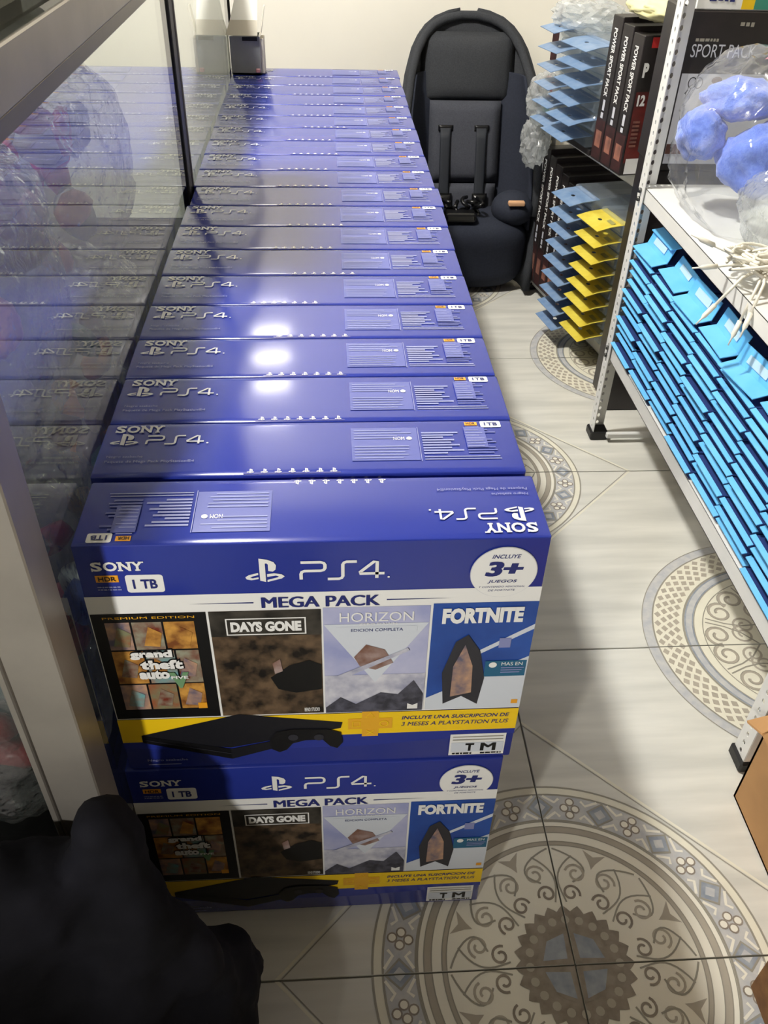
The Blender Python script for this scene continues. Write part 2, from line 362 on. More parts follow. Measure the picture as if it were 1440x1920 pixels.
def medallion_b():
    p = Print(lambda u, v, h: (u, v, h), .00018)
    p.ring(0, 0, 0, .282, 'tile_blue', 0); p.ring(0, 0, 0, .262, 'tile_cream', 1); p.ring(0, 0, .2605, .2635, 'tile_line', 2); p.ring(0, 0, .281, .2825, 'tile_line', 2)
    for j in range(4):
        r = .218+.0115*j; n = 66
        for k in range(n):
            a = (k+.5*(j % 2))*2*pi/n; q = .0066
            p.poly([pol(r-q, a), pol(r, a-q*1.25/r), pol(r+q, a), pol(r, a+q*1.25/r)][::-1], 'tile_taupe', 2)
    p.ring(0, 0, .203, .207, 'tile_line', 3); p.ring(0, 0, .186, .203, 'tile_gem', 2); p.ring(0, 0, .189, .200, 'tile_blue', 3); p.ring(0, 0, .1845, .1865, 'tile_line', 3); p.ring(0, 0, 0, .1845, 'tile_cream', 2)
    p.ring(0, 0, .168, .170, 'tile_line', 3)
    for k in range(8):
        a = k*pi/4
        for s in (-1, 1):
            c = pol(.142, a+s*.17); p.stroke(spiral(c[0], c[1], .026, a-s*pi/2, 1.4, s), .0060, 'tile_taupe', 3)
            p.stroke(spiral(c[0], c[1], .029, a-s*pi/2, 1.4, s), .0016, 'tile_line', 4)
            c = pol(.095, a+s*.26); p.stroke(spiral(c[0], c[1], .022, a+s*pi/2, 1.4, -s), .0045, 'tile_taupe', 3)
            p.stroke([pol(.165, a+s*.36), pol(.13, a+s*.36), pol(.10, a+s*.30), pol(.07, a)], .003, 'tile_line', 3)
    p.ring(0, 0, 0, .05, 'tile_taupe', 4); p.disc(0, 0, .035, 'tile_gem', 5)
    return p.mb
med = {'a': medallion_a().mesh('medallion_a'), 'b': medallion_b().mesh('medallion_b')}
def clip_print(me, cx, cy, x0, y0, x1, y1):
    bm = bmesh.new(); bm.from_mesh(me); bmesh.ops.translate(bm, vec=(cx, cy, 0), verts=bm.verts)
    for co, no in (((x0, 0, 0), (-1, 0, 0)), ((x1, 0, 0), (1, 0, 0)), ((0, y0, 0), (0, -1, 0)), ((0, y1, 0), (0, 1, 0))):
        bmesh.ops.bisect_plane(bm, geom=bm.verts[:]+bm.edges[:]+bm.faces[:], plane_co=co, plane_no=no, clear_outer=True)
    bmesh.ops.translate(bm, vec=(-x0+g, -y0+g, 0), verts=bm.verts)
    out = bpy.data.meshes.new('medallion_print'); bm.to_mesh(out); bm.free()
    for m in me.materials: out.materials.append(m)
    return out
quarter = {}
for i in range(-2, 2):
    for j in range(-5, 5):
        x, y = X0+TS*i, Y0+TS*j
        if y+TS > YW+.3: continue
        t = link('tile', tile_me, FLOOR, (x, y, 0))
        if i < -1 or j < -1: continue
        for a in (0, 1):
            for b in (0, 1):
                ii, jj = i+a, j+b
                kind = 'a' if ii % 2 == 0 and jj % 2 == 0 else ('b' if ii % 2 == 1 and jj % 2 == 1 else None)
                if not kind: continue
                if (kind, a, b) not in quarter: quarter[(kind, a, b)] = clip_print(med[kind], a*TS, b*TS, g, g, TS-g, TS-g)
                q = link('medallion_print', quarter[(kind, a, b)], t, (0, 0, .00005))

# ------------------------------------------------------------------ console cartons
W, D, H = .43, .0963, .3323; d2 = .0475
def fr(u, v, h): return (u-W/2, -d2-h, v)
def tp(u, v, h): return (W/2-u, d2-v, H-.0006+h)
DOME = .0008
def dome(y): return DOME*max(0, 1-(y/d2)**2)-DOME
def dome_mesh(me, top_only=False):
    bm = bmesh.new(); bm.from_mesh(me)
    for k in range(-5, 6):
        bmesh.ops.bisect_plane(bm, geom=bm.verts[:]+bm.edges[:]+bm.faces[:], plane_co=(0, k*d2/6, 0), plane_no=(0, 1, 0))
    for v in bm.verts:
        if v.co.z > H-.0030: v.co.z += dome(v.co.y)
    for f in bm.faces: f.smooth = True
    bm.to_mesh(me); bm.free()
    if top_only: me.set_sharp_from_angle(angle=radians(25))
    return me
cb = MB(); cb.box((-W/2, -d2, 0), (W/2, d2, H-.0008), 'blue', bev=.0022, seg=2); CARTON = dome_mesh(cb.mesh('carton'), True)
TOP = {}
p = Print(tp); brand_word(p, .011, .0755, .060, .0890, 'grey_print'); TOP['brand_lettering'] = dome_mesh(p.mb.mesh('brand_lettering'))
p = Print(tp); ps_logo(p, .009, .052, .038, .0735, 'grey_print'); TOP['logo_mark'] = dome_mesh(p.mb.mesh('logo_mark'))
p = Print(tp); ps_letters(p, .046, .054, .104, .0690, 'grey_print'); TOP['product_lettering'] = dome_mesh(p.mb.mesh('product_lettering'))
p = Print(tp); p.text('Negro azabache', .0105, .0292, .046, .0338, 'blue_line', 1, .0); p.text('Paquete de Mega Pack PlayStation®4', .0100, .0205, .098, .0258, 'blue_line', 1, .008); TOP['fine_print'] = dome_mesh(p.mb.mesh('fine_print'))
p = Print(tp); p.rect(.256, .020, .3255, .0800, 'blue_pale', 0)
rr = random.Random(3)
for k in range(11):
    if 5 <= k <= 6: continue
    p.rect(.259, .0235+k*.005, .259+rr.uniform(.045, .063), .0250+k*.005, 'blue_line', 1)
p.text('NOM', .300, .0555, .3115, .0615, 'white_print', 1, .04); p.disc(.3165, .0585, .0030, 'white_print', 1, 12)
p.rect(.3262, .018, .3270, .0805, 'blue_line', 0); TOP['info_panel'] = dome_mesh(p.mb.mesh('info_panel'))
p = Print(tp)
for c0, c1, n in ((.330, .372, 9), (.376, .412, 10)):
    for k in range(n):
        q = rr.uniform(.45, 1); p.rect(c0, .0305+k*.0047, c0+(c1-c0)*q, .0332+k*.0047, 'blue_line' if c0 < .35 else 'blue_pale', 0)
p.rect(.376, .040, .398, .079, 'blue_pale', 1)
for k in range(7): p.rect(.377, .0415+k*.005, .377+rr.uniform(.01, .02), .043+k*.005, 'blue_line', 2)
for k in range(2): p.rect(.330, .0205+k*.004, .330+rr.uniform(.06, .08), .022+k*.004, 'blue_line', 0)
TOP['info_columns'] = dome_mesh(p.mb.mesh('info_columns'))
p = Print(tp); p.rect(.3785, .0832, .3920, .0900, 'orange_print', 0); p.text('HDR', .3800, .0845, .3900, .0888, 'ink_black', 1, .02); p.rect(.3785, .0792, .3930, .0808, 'blue_line', 0); TOP['hdr_badge'] = dome_mesh(p.mb.mesh('hdr_badge'))
p = Print(tp); p.rrect(.3955, .0790, .4175, .0915, .002, 'white_print', 0); p.text('1TB', .3995, .0822, .4140, .0884, 'ink_navy', 1, .03); TOP['capacity_badge'] = dome_mesh(p.mb.mesh('capacity_badge'))
# sealing tape with seven little marks, wrapped over the rear edge (local origin = tape centre on the rear top edge)
p = Print(lambda u, v, h: (-u, -v, h) if v >= 0 else (-u, h, v), .0003)
p.rect(-.048, .0015, .048, .0125, 'blue_tape', 0); p.rect(-.048, -.022, .048, -.0015, 'blue_tape', 0)
for k in range(7):
    u = (k-3)*.0137
    ps_logo(p, u-.0036, .0028, u+.0036, .0098, 'white_print', 1); ps_logo(p, u-.0036, -.0150, u+.0036, -.0080, 'white_print', 1)
TAPE = p.mb.mesh('seal_tape')
# front panel
FRONT = []
def fpart(name, p, sub=()): FRONT.append((name, p.mb.mesh(name), sub))
p = Print(fr); brand_word(p, .0135, .3010, .0600, .3120, 'white_print'); fpart('brand_lettering', p)
p = Print(fr); p.rect(.0150, .2870, .0355, .2955, 'orange_print', 0); p.text('HDR', .0175, .2885, .0335, .2940, 'ink_black', 1, .02); p.greek(.0150, .2800, .0365, .2818, 'blue_line', 0, 2); p.greek(.0150, .2768, .0365, .2786, 'blue_line', 0, 3); fpart('hdr_badge', p)
p = Print(fr); p.rrect(.0415, .2735, .0755, .2955, .003, 'white_print', 0); p.text('1 TB', .0475, .2785, .0695, .2900, 'ink_navy', 1, .03); fpart('capacity_badge', p)
p = Print(fr); ps_logo(p, .150, .2835, .186, .3125, 'white_print'); fpart('logo_mark', p)
p = Print(fr); ps_letters(p, .201, .2855, .278, .3065, 'white_print'); fpart('product_lettering', p)
p = Print(fr); p.rect(.0005, .0885, .4295, .2690, 'white_print', 0); fpart('white_panel', p)
p = Print(fr); p.fat_text('MEGA PACK', .163, .2500, .274, .2640, 'ink_navy', 2, 0, .0007)
for a, b in ((.155, .095), (.281, .345)): p.poly([(a, .2563), (a, .2578), (b, .2571)] if b > a else [(a, .2578), (a, .2563), (b, .2571)], 'ink_navy', 1)
fpart('title_lettering', p)
p = Print(fr); p.disc(.390, .2890, .0318, 'grey_print', 2, 48); p.disc(.390, .2890, .0312, 'white_print', 3, 48)
p.text('INCLUYE', .377, .3072, .404, .3120, 'ink_navy', 4, .015, .25); p.fat_text('3+', .373, .2850, .407, .3035, 'ink_navy', 4, .03, .0010, .15); p.text('JUEGOS', .3755, .2760, .4035, .2805, 'ink_navy', 4, .015, .2)
p.text('Y CONTENIDO ADICIONAL', .3680, .2704, .4120, .2725, 'ink_navy', 4, 0, .2); p.text('DE FORTNITE', .3770, .2658, .4030, .2680, 'ink_navy', 4, 0, .2); fpart('round_badge', p)
# four game covers: lettering as printed, pictures reduced to plain abstract colour patches
p = Print(fr); p.rect(.0015, .0905, .1090, .2465, 'ink_black', 1); p.text('PREMIUM EDITION', .012, .2395, .098, .2425, 'gold_print', 2, .01)
gx = (.012, .040, .070, .098); gy = (.105, .146, .196, .236)
arts = ('art_violet', 'art_olive', 'art_sand', 'art_sand', 'art_teal', 'art_red', 'art_violet', 'art_red', 'art_sand')
for r in range(3):
    for c in range(3):
        j = (0, .004, -.003)[r] if 0 < c else 0; k = (0, .004, -.003)[r] if c < 2 else 0
        p.rect(gx[c]+.001+j, gy[r]+.001, gx[c+1]-.001+k, gy[r+1]-.001, arts[r*3+c], 2)
        q = arts[(r*3+c+4) % 9]; cx = (gx[c]+gx[c+1])/2; cy = (gy[r]+gy[r+1])/2
        p.poly([(cx-.009, cy-.013), (cx+.006, cy-.015), (cx+.010, cy+.004), (cx-.002, cy+.013)], q, 3)
fpart('game_cover', p, 'g')
p = Print(fr)
for (t, a, b, y) in (('grand', .030, .071, .1835), ('theft', .038, .080, .1690), ('auto', .035, .065, .1545)):
    p.text(t, a-.001, y-.0012, b+.001, y+.0152, 'ink_black', 4, .13); p.text(t, a, y, b, y+.0135, 'white_print', 5, .06)
fpart('cover_lettering', p, 0); p = Print(fr); p.text('V', .064, .1400, .084, .1640, 'art_money', 6, .06); p.text('FIVE', .066, .1545, .083, .1590, 'white_print', 7, .03); fpart('numeral_lettering', p, 0); p = Print(fr); p.rect(.088, .1060, .097, .1150, 'orange_print', 4); fpart('publisher_mark', p, 0)
p = Print(fr); p.rect(.1115, .0905, .2180, .2465, 'art_brown', 1); p.rect(.1115, .212, .2180, .2465, 'art_smoke', 2)
p.poly([(.165, .150), (.185, .168), (.205, .175), (.217, .168), (.217, .130), (.190, .125), (.172, .132)], 'ink_black', 2); p.poly([(.168, .172), (.176, .178), (.178, .160), (.170, .156)], 'art_rust', 3); fpart('game_cover', p, 'g')
p = Print(fr); a, b, c, d = .1265, .2140, .2035, .2370
for q in ((a, b, c, b+.0014), (a, d-.0014, c, d), (a, b, a+.0014, d), (c-.0014, b, c, d)): p.rect(*q, 'white_print', 3)
p.text('DAYS GONE', .1310, .2185, .1990, .2325, 'white_print', 3, .06); fpart('cover_lettering', p, 1); p = Print(fr); p.text('BEND STUDIO', .1980, .0945, .2140, .1005, 'white_print', 3, .02); fpart('studio_lettering', p, 1)
p = Print(fr); p.rect(.2200, .0905, .3240, .2480, 'art_lilac', 1); p.rect(.2200, .0905, .3240, .150, 'art_cloud', 2)
p.poly([(.2205, .225), (.272, .138), (.3235, .225)], 'art_pale', 2); p.poly([(.250, .178), (.262, .196), (.281, .188), (.290, .168), (.272, .158), (.256, .164)], 'art_rust', 3)
p.poly([(.232, .150), (.304, .190), (.306, .186), (.236, .144)], 'art_cloud', 4)
p.poly([(.2205, .100), (.236, .116), (.252, .104), (.278, .122), (.296, .118), (.312, .140), (.323, .118), (.323, .091), (.2205, .091)], 'art_rock', 3); fpart('game_cover', p, 'g')
p = Print(fr); p.text('HORIZON', .236, .2285, .308, .2410, 'white_print', 3, 0); p.text('ZERO DAWN', .255, .2235, .292, .2265, 'white_print', 3); fpart('cover_lettering', p, 2); p = Print(fr); p.rect(.232, .2130, .312, .2215, 'art_pale', 3); p.text('EDICION COMPLETA', .247, .2150, .298, .2190, 'ink_navy', 4)
fpart('edition_banner', p, 2); p = Print(fr); p.poly([(.307, .094), (.318, .094), (.318, .103), (.3125, .100), (.307, .103)], 'white_print', 4); fpart('studio_mark', p, 2)
p = Print(fr); p.rect(.3265, .0905, .4295, .2500, 'art_royal', 1); p.poly([(.3265, .0905), (.4295, .0905), (.4295, .172), (.3265, .110)], 'art_pale', 2); p.poly([(.365, .168), (.4295, .212), (.4295, .219), (.365, .174)], 'art_pale', 2)
p.poly([(.345, .100), (.341, .150), (.352, .196), (.364, .206), (.378, .182), (.386, .140), (.382, .098), (.364, .112)], 'console_edge', 3); p.poly([(.352, .112), (.352, .160), (.362, .192), (.372, .160), (.374, .118)], 'art_violet', 4); p.rect(.396, .186, .408, .200, 'blue_line', 3); fpart('game_cover', p, 'g')
p = Print(fr); p.text('FORTNITE', .336, .2225, .416, .2440, 'white_print', 4, .06); fpart('cover_lettering', p, 3); p = Print(fr); p.rect(.385, .142, .428, .166, 'teal_print', 3); p.text('MAS EN', .402, .1590, .424, .1640, 'white_print', 4, .03)
for k in range(3): p.rect(.402, .1480+k*.0035, .402+.02+.002*k, .1495+k*.0035, 'blue_line', 4)
p.disc(.393, .1605, .0042, 'white_print', 4, 14); fpart('offer_sticker', p, 3); p = Print(fr); p.rect(.4190, .097, .4260, .1035, 'orange_print', 3); fpart('publisher_mark', p, 3)
p = Print(fr); p.poly([(.0005, .0500), (.4295, .0530), (.4295, .0880), (.0005, .0890)], 'yellow_print', 2); fpart('yellow_band', p)
p = Print(fr)
p.poly([(.0005, .0500), (.0005, .0400), (.100, .030), (.260, .030), (.4295, .044), (.4295, .0530)], 'blue', 1); fpart('blue_sweep', p)
p = Print(fr); p.poly([(.022, .062), (.128, .093), (.238, .074), (.236, .064), (.115, .036), (.030, .050)], 'console_black', 3); p.poly([(.022, .062), (.115, .034), (.115, .016), (.022, .050)], 'console_dark', 4); p.poly([(.115, .034), (.200, .056), (.200, .046), (.115, .016)], 'console_black', 4)
p.stroke([(.022, .056), (.115, .026)], .0010, 'console_edge', 5); fpart('console_picture', p)
p = Print(fr)
p.poly([(.158, .048), (.166, .062), (.184, .066), (.222, .064), (.236, .058), (.238, .040), (.232, .030), (.224, .034), (.216, .046), (.186, .046), (.176, .030), (.168, .026), (.160, .032)], 'console_dark', 6); p.disc(.184, .052, .0055, 'console_edge', 7, 14); p.disc(.212, .051, .0055, 'console_edge', 7, 14); fpart('controller_picture', p)
p = Print(fr); cx, cy = .268, .070
p.poly([(cx-.009, cy+.022), (cx+.009, cy+.022), (cx+.009, cy+.009), (cx+.024, cy+.009), (cx+.024, cy-.009), (cx+.009, cy-.009), (cx+.009, cy-.022), (cx-.009, cy-.022), (cx-.009, cy-.009), (cx-.024, cy-.009), (cx-.024, cy+.009), (cx-.009, cy+.009)][::-1], 'gold_print', 3)
p.stroke([(cx-.005, cy+.011), (cx+.005, cy+.011), (cx, cy+.019)], .0012, 'yellow_print', 4, True); p.stroke([(cx-.019, cy-.004), (cx-.011, cy-.004), (cx-.011, cy+.004), (cx-.019, cy+.004)], .0012, 'yellow_print', 4, True)
p.stroke([(cx+.015+.0045*cos(t*pi/6), cy+.0045*sin(t*pi/6)) for t in range(12)], .0012, 'yellow_print', 4, True); p.stroke([(cx-.004, cy-.018), (cx+.004, cy-.011)], .0012, 'yellow_print', 4); p.stroke([(cx-.004, cy-.011), (cx+.004, cy-.018)], .0012, 'yellow_print', 4); fpart('plus_symbol', p)
p = Print(fr); p.text('INCLUYE UNA SUSCRIPCION DE', .302, .0750, .420, .0810, 'ink_navy', 3, .02, .2); p.text('3 MESES A PLAYSTATION PLUS', .302, .0640, .420, .0705, 'ink_navy', 3, .03, .2); fpart('offer_lettering', p)
p = Print(fr); p.rect(.358, .0070, .421, .0450, 'white_print', 2); p.rect(.360, .0130, .4195, .0300, 'art_pale', 3); p.text('T', .376, .0150, .386, .0290, 'ink_black', 4, .05); p.fat_text('M', .394, .0150, .410, .0290, 'ink_black', 4, 0, .0008)
for k in range(2): p.rect(.361, .0345+.005*k, .418, .0360+.005*k, 'tile_line', 3)
p.greek(.362, .0085, .384, .0115, 'ink_black', 3, 4); p.greek(.394, .0085, .418, .0115, 'ink_black', 3, 5); fpart('rating_label', p)
p = Print(fr); p.text('Negro azabache', .022, .0140, .066, .0190, 'blue_line', 2, .01); p.rect(.022, .0085, .058, .0098, 'blue_line', 2); fpart('fine_print', p)

def console_box(label, x, y, z, flip, front, top, tape_x=None, rz=0, rx=0):
    t = thing('console_box', label, 'box', (x+W/2, y, z), (rx, 0, rz+(pi if flip else 0)), 'blue console cartons in two layers')
    link('carton', CARTON, t)
    if front:
        covers = []
        for name, me, sub in FRONT:
            if sub == 'g': covers.append(link(name, me, t))
            elif isinstance(sub, int): link(name, me, covers[sub])
            else: link(name, me, t)
    if top:
        for name, me in TOP.items(): link(name, me, t)
        tx = tape_x-(x+W/2)
        link('seal_tape', TAPE, t, (-tx if flip else tx, d2, H-.0008-.0010))
    return t
tapes = [.243, .196, .202, .206, .214, .176, .229, .198, .217, .200, .194, .194, .215, .203, .235, .206, .234, .206, .191, .213]
offs = [.004, .000, .001, .000, .000, .001, .000, .001, .002, .006, .001, .001, .000, .001, .000, .000, .001, .002, .000, .002]
rr = random.Random(11)
for i in range(20):
    lab = 'nearest top-layer blue carton with four game covers and 3+ badge' if i == 0 else 'blue console carton, %s from the front in the top layer' % ORD[i]
    console_box(lab, offs[i], i*D+D/2-(.006 if i == 0 else 0), H, i > 0, i == 0, True, tapes[i], rz=0 if i == 0 else radians(rr.uniform(-.12, .12)))
for i in range(20):
    lab = 'shaded blue carton with game covers, under the nearest top one' if i == 0 else 'blue carton underneath the %s carton of the top layer' % ORD[i]
    console_box(lab, -.003 if i == 0 else .001, i*D+D/2-(.0075 if i == 0 else 0), 0, i > 0, i == 0, False)

# ------------------------------------------------------------------ glass display case on the left
CX = -.003; CY0, CY1 = -.085, 1.932; CZ0, CZ1, CZT = .262, .975, 1.032; CB = -.62
case = thing('display_case', 'aluminium framed glass display case along the left of the cartons', 'display case', (-.3, .9, 0))
OFF = Vector((-.3, .9, 0))
def cpart(name, boxes, parent=case, bev=.0015):
    b = MB()
    for lo, hi, m in boxes: b.box(Vector(lo)-OFF, Vector(hi)-OFF, m, bev)
    return b.build(name, parent)
cpart('corner_post', [((-.056, CY0, CZ0), (CX+.002, -.040, CZT), 'alu'), ((-.050, CY0-.0015, CZ0), (-.046, CY0+.001, CZT), 'alu_dark')])
cpart('corner_post', [((-.62, CY0, CZ0), (-.575, -.040, CZT), 'alu')])
r = cpart('top_rail', [((-.046, -.040, .990), (CX+.003, CY1, CZT), 'alu')]); tag(r, 'brushed aluminium top rail')
cpart('rail_lip', [((-.030, -.040, .974), (CX+.001, CY1, .990), 'alu_dark')])
cpart('end_rail', [((-.575, CY0, .985), (-.056, -.045, CZT), 'alu')])
cpart('glass_top', [((CB, CY0, CZT), (CX, CY1, CZT+.006), 'glass')], bev=0)
cpart('base', [((CB, CY0, .03), (CX, CY1, CZ0), 'case_dark'), ((CB+.03, CY0+.03, 0), (CX-.03, CY1-.03, .03), 'rubber')])
cpart('back_panel', [((CB, CY0+.045, CZ0), (CB+.012, CY1, CZT), 'case_back')])
cpart('glass_pane', [((CX-.004, -.040, CZ0), (CX, .945, .974), 'glass')], bev=0)
cpart('glass_pane', [((CX-.004, .957, CZ0), (CX, CY1-.012, .974), 'glass')], bev=0)
cpart('glass_pane', [((-.575, CY0+.02, CZ0), (-.056, CY0+.024, .985), 'glass')], bev=0)
cpart('seam_strip', [((CX-.010, .930, CZ0), (CX+.003, .968, .974), 'rubber'), ((CX-.004, .968, CZ0), (CX+.005, .974, .974), 'alu_dark')])
cpart('edge_strip', [((CX-.010, CY1-.012, CZ0), (CX+.003, CY1, .990), 'rubber')])
tag(link('shade_bag', lump_mesh('shade_bag', (.075, .36, .10), 'sweet_brown_dark', 4, .06, 2, 55, False, .55), None, (-.105, .345, CZT+.108)), 'dark brown cloth bag added on top of the glass case', 'bag')  # fills the dark corner; added to block glass glare and shade the cartons
tc_ = thing('tall_shade_carton', 'unseen tall brown carton added on the glass case top', 'box', (-.20, .91, CZT+.0065))  # out-of-view carton added to cast shade across the carton tops
b = MB(); b.box((-.01, -.13, 0), (.17, .12, .50), 'cardboard', .003); b.build('carton', tc_)
b = MB(); b.box((.06, -.1305, .02), (.10, .1205, .5006), 'card_cream', .0005); b.build('packing_tape', tc_)
b = MB(); b.box((-.10, -.32, 0), (.09, .32, .125), 'card_grey', .003); fc_ = thing('flat_shade_carton', 'unseen long grey carton added on the far end of the glass case top', 'box', (-.115, 1.50, CZT+.0065)); b.build('carton', fc_)  # added out of view, its height set to shade the far cartons' left side
b = MB(); b.box((-.015, -.3205, .001), (.015, .3205, .1256), 'card_cream', .0004); b.build('packing_tape', fc_)
# clear bags with wrapped sweets inside the case
bags = [((-.150, .105, .462), (.120, .165, .190), 1, ('sweet_silver', 'sweet_red', 'sweet_blue')), ((-.150, .17, .80), (.110, .17, .150), 2, ('sweet_pink', 'sweet_brown', 'sweet_silver')),
        ((-.150, .56, .47), (.110, .20, .190), 3, ('sweet_orange', 'sweet_brown', 'sweet_green')), ((-.165, .58, .79), (.115, .20, .140), 4, ('sweet_silver', 'sweet_pink', 'sweet_red')),
        ((-.38, .25, .50), (.10, .22, .20), 5, ('sweet_orange', 'sweet_blue', 'sweet_silver'))]
bn = ['lower clear bag of sweets behind the corner post', 'upper clear bag of pink sweets nearest the corner post', 'lower crinkled clear bag with orange sweets along the glass', 'upper crinkled clear bag under the top rail, away from post', 'clear bag at the back of the display case']
SW = {}
for c in ('sweet_red', 'sweet_pink', 'sweet_orange', 'sweet_blue', 'sweet_green', 'sweet_brown', 'sweet_silver'): SW[c] = lump_mesh('sweet', (.036, .028, .018), c, 2, .22, 2, len(SW))
rs = random.Random(5)
for (c, sz, sd, cols), nm in zip(bags, bn):
    tag(link('clear_bag', lump_mesh('clear_bag', sz, 'plastic_film', 5, .10, 1.9, sd, True, .72, True), None, c), nm, 'bag', 'clear bags in the glass case')
    for k in range(21):
        col = cols[k % 3]; q = Vector((rs.uniform(-.30, .66)*sz[0], rs.uniform(-.7, .7)*sz[1], rs.uniform(-.66, .62)*sz[2]))
        tag(link('wrapped_sweet', SW[col], None, Vector(c)+q, (rs.uniform(0, 3), rs.uniform(0, 3), rs.uniform(0, 3))), '%s wrapped sweet inside the %s' % (col[6:], nm), 'sweet', '%s sweets in the %s' % (col[6:], nm))

# ------------------------------------------------------------------ black cloth bag slumped in front of the case
bm = bmesh.new()
def ball(c, r):
    k = bmesh.ops.create_icosphere(bm, subdivisions=3, radius=1)['verts']
    for v in k: v.co = Vector((c[0]+v.co.x*r[0], c[1]+v.co.y*r[1], c[2]+v.co.z*r[2]))
for c, r in (((.000, -.165, .15), (.115, .065, .17)), ((-.11, -.17, .17), (.12, .07, .19)), ((.015, -.135, .335), (.040, .040, .095)), ((-.075, -.155, .30), (.085, .06, .075)), ((.090, -.155, .09), (.055, .06, .105)), ((.128, -.140, .105), (.026, .03, .032)), ((-.22, -.18, .15), (.12, .08, .20)), ((.0, -.26, .09), (.15, .09, .11)), ((-.2, -.28, .11), (.15, .09, .13))): ball(c, r)
b = MB(); b.bm(bm, 'black_cloth', None, True)
blk = b.build('cloth_bag', None); blk.location = (.0, 0, .022)
rm = blk.modifiers.new('remesh', 'REMESH'); rm.mode = 'VOXEL'; rm.voxel_size = .009; rm.use_smooth_shade = True
sm = blk.modifiers.new('smooth', 'SMOOTH'); sm.iterations = 12; sm.factor = .6
tx = bpy.data.textures.new('folds', 'CLOUDS'); tx.noise_scale = .07
dm = blk.modifiers.new('folds', 'DISPLACE'); dm.texture = tx; dm.strength = .045; dm.mid_level = .5
tag(blk, 'black cloth bag slumped on the floor before the glass case', 'bag')

# ------------------------------------------------------------------ child car seat
seat = thing('child_car_seat', 'black padded child car seat standing by the back wall', 'car seat', (.672, 2.12, 0))
def loft(name, rows, m, parent, closed_u=False, smooth=True, thick=0):
    b = MB(); n = len(rows[0]); vs = [p for r in rows for p in r]
    fs = [[i*n+j, i*n+j+1, (i+1)*n+j+1, (i+1)*n+j] for i in range(len(rows)-1) for j in range(n-1)]
    b.add(vs, fs, m, smooth); o = b.build(name, parent)
    if thick:
        s = o.modifiers.new('solid', 'SOLIDIFY'); s.thickness = thick; s.offset = -1
    return o
def hw(z):   # half width of the shell by height
    pts = [(.02, .190), (.12, .200), (.22, .208), (.30, .210), (.42, .204), (.52, .194), (.60, .178), (.655, .158), (.692, .134), (.714, .108), (.728, .078), (.735, .046), (.738, .024)]
    for (a, b), (c, d) in zip(pts, pts[1:]):
        if a <= z <= c: return b+(d-b)*(z-a)/(c-a)
    return pts[-1][1] if z > .5 else pts[0][1]
def shell(z0, z1, kx, fwd, wing, n=18, mcount=21, back=0):
    rows = []
    for i in range(n+1):
        z = z0+(z1-z0)*(1-(1-i/n)**1.7); w = max(hw(z)*kx, .001); row = []
        for j in range(mcount):
            u = -1+2*j/(mcount-1); yb = .02+.17*(z-.1)/.64
            wv = wing*min(1, max(0, (.74-z)/.25))
            row.append((w*math.sin(u*pi/2), yb-fwd-wv*abs(u)**2.6+back, z))
        rows.append(row)
    return rows
loft('shell', shell(.02, .738, 1.0, .0, .16), 'seat_cloth', seat, thick=.02)
rim = []
for k in range(40):
    z = .24+(.738-.24)*(k/39)**.6; yb = .02+.17*(z-.1)/.64-.16*min(1, max(0, (.74-z)/.25)); rim.append((hw(z), yb-.004, z))
b = MB(); b.tube([(-x, y, z) for x, y, z in rim]+rim[::-1], .013, 'seat_cloth', 8, up=(0, 1, .1)); b.build('rim_piping', seat)
loft('wing_padding', shell(.20, .60, .90, .012, .150), 'seat_dark', seat, thick=.008)
def panel(name, x0, x1, z0, z1, y, m, bul=.012, slope=.2656):
    rows = []
    for i in range(9):
        v = i/8; row = []
        for j in range(9):
            u = j/8; e = (1-abs(2*u-1)**4)*(1-abs(2*v-1)**6); z = z0+(z1-z0)*v
            row.append((x0+(x1-x0)*u, .02+slope*(z-.1)-y-bul*e, z))
        rows.append(row)
    return loft(name, rows, m, seat, thick=.012)
panel('headrest', -.150, .146, .515, .700, .022, 'seat_cloth', .030)
panel('back_cushion', -.115, .105, .300, .525, .042, 'seat_panel')
panel('lumbar_cushion', -.110, .100, .200, .298, .046, 'seat_panel')
for x0, x1 in ((-.082, -.050), (.030, .062)):
    s = panel('harness_strap', x0, x1, .215, .455, .062, 'strap', .003)
    panel('strap_slot', x0-.006, x1+.008, .446, .462, .056, 'black_plastic', .004)
    panel('strap_pad', x0-.006, x1+.010, .225, .275, .066, 'black_plastic', .012)
b = MB(); bm = bmesh.new(); bmesh.ops.create_icosphere(bm, subdivisions=4, radius=1)
for v in bm.verts:
    d = Vector([math.copysign(abs(c)**.55, c) for c in v.co.normalized()]); v.co = Vector((d.x*.200, -.005+d.y*.150-.03*max(0, d.z), .118+d.z*.118))
b.bm(bm, 'seat_dark', None, True); b.build('seat_base', seat)
b = MB(); bm = bmesh.new(); bmesh.ops.create_icosphere(bm, subdivisions=3, radius=1)
for v in bm.verts: v.co = Vector((.142+v.co.x*.066, -.075+v.co.y*.07, .255+v.co.z*.052))
b.bm(bm, 'seat_dark', None, True); k = b.build('arm_bolster', seat)
b = MB(); b.box((.115, -.146, .283), (.165, -.125, .297), 'tan', .004, 2); b.build('fabric_tag', k)
b = MB()
for v in range(7):
    b.tube([(-.09+.02*v+.012*sin(3*t+v), -.085-.03*sin(t*2.1+v), .258+.028*sin(t+v*1.3)) for t in [q*.35 for q in range(10)]], .006, 'black_plastic', 5)
b.box((-.075, -.150, .235), (.02, -.10, .262), 'black_plastic', .008, 2); b.build('buckle', seat)

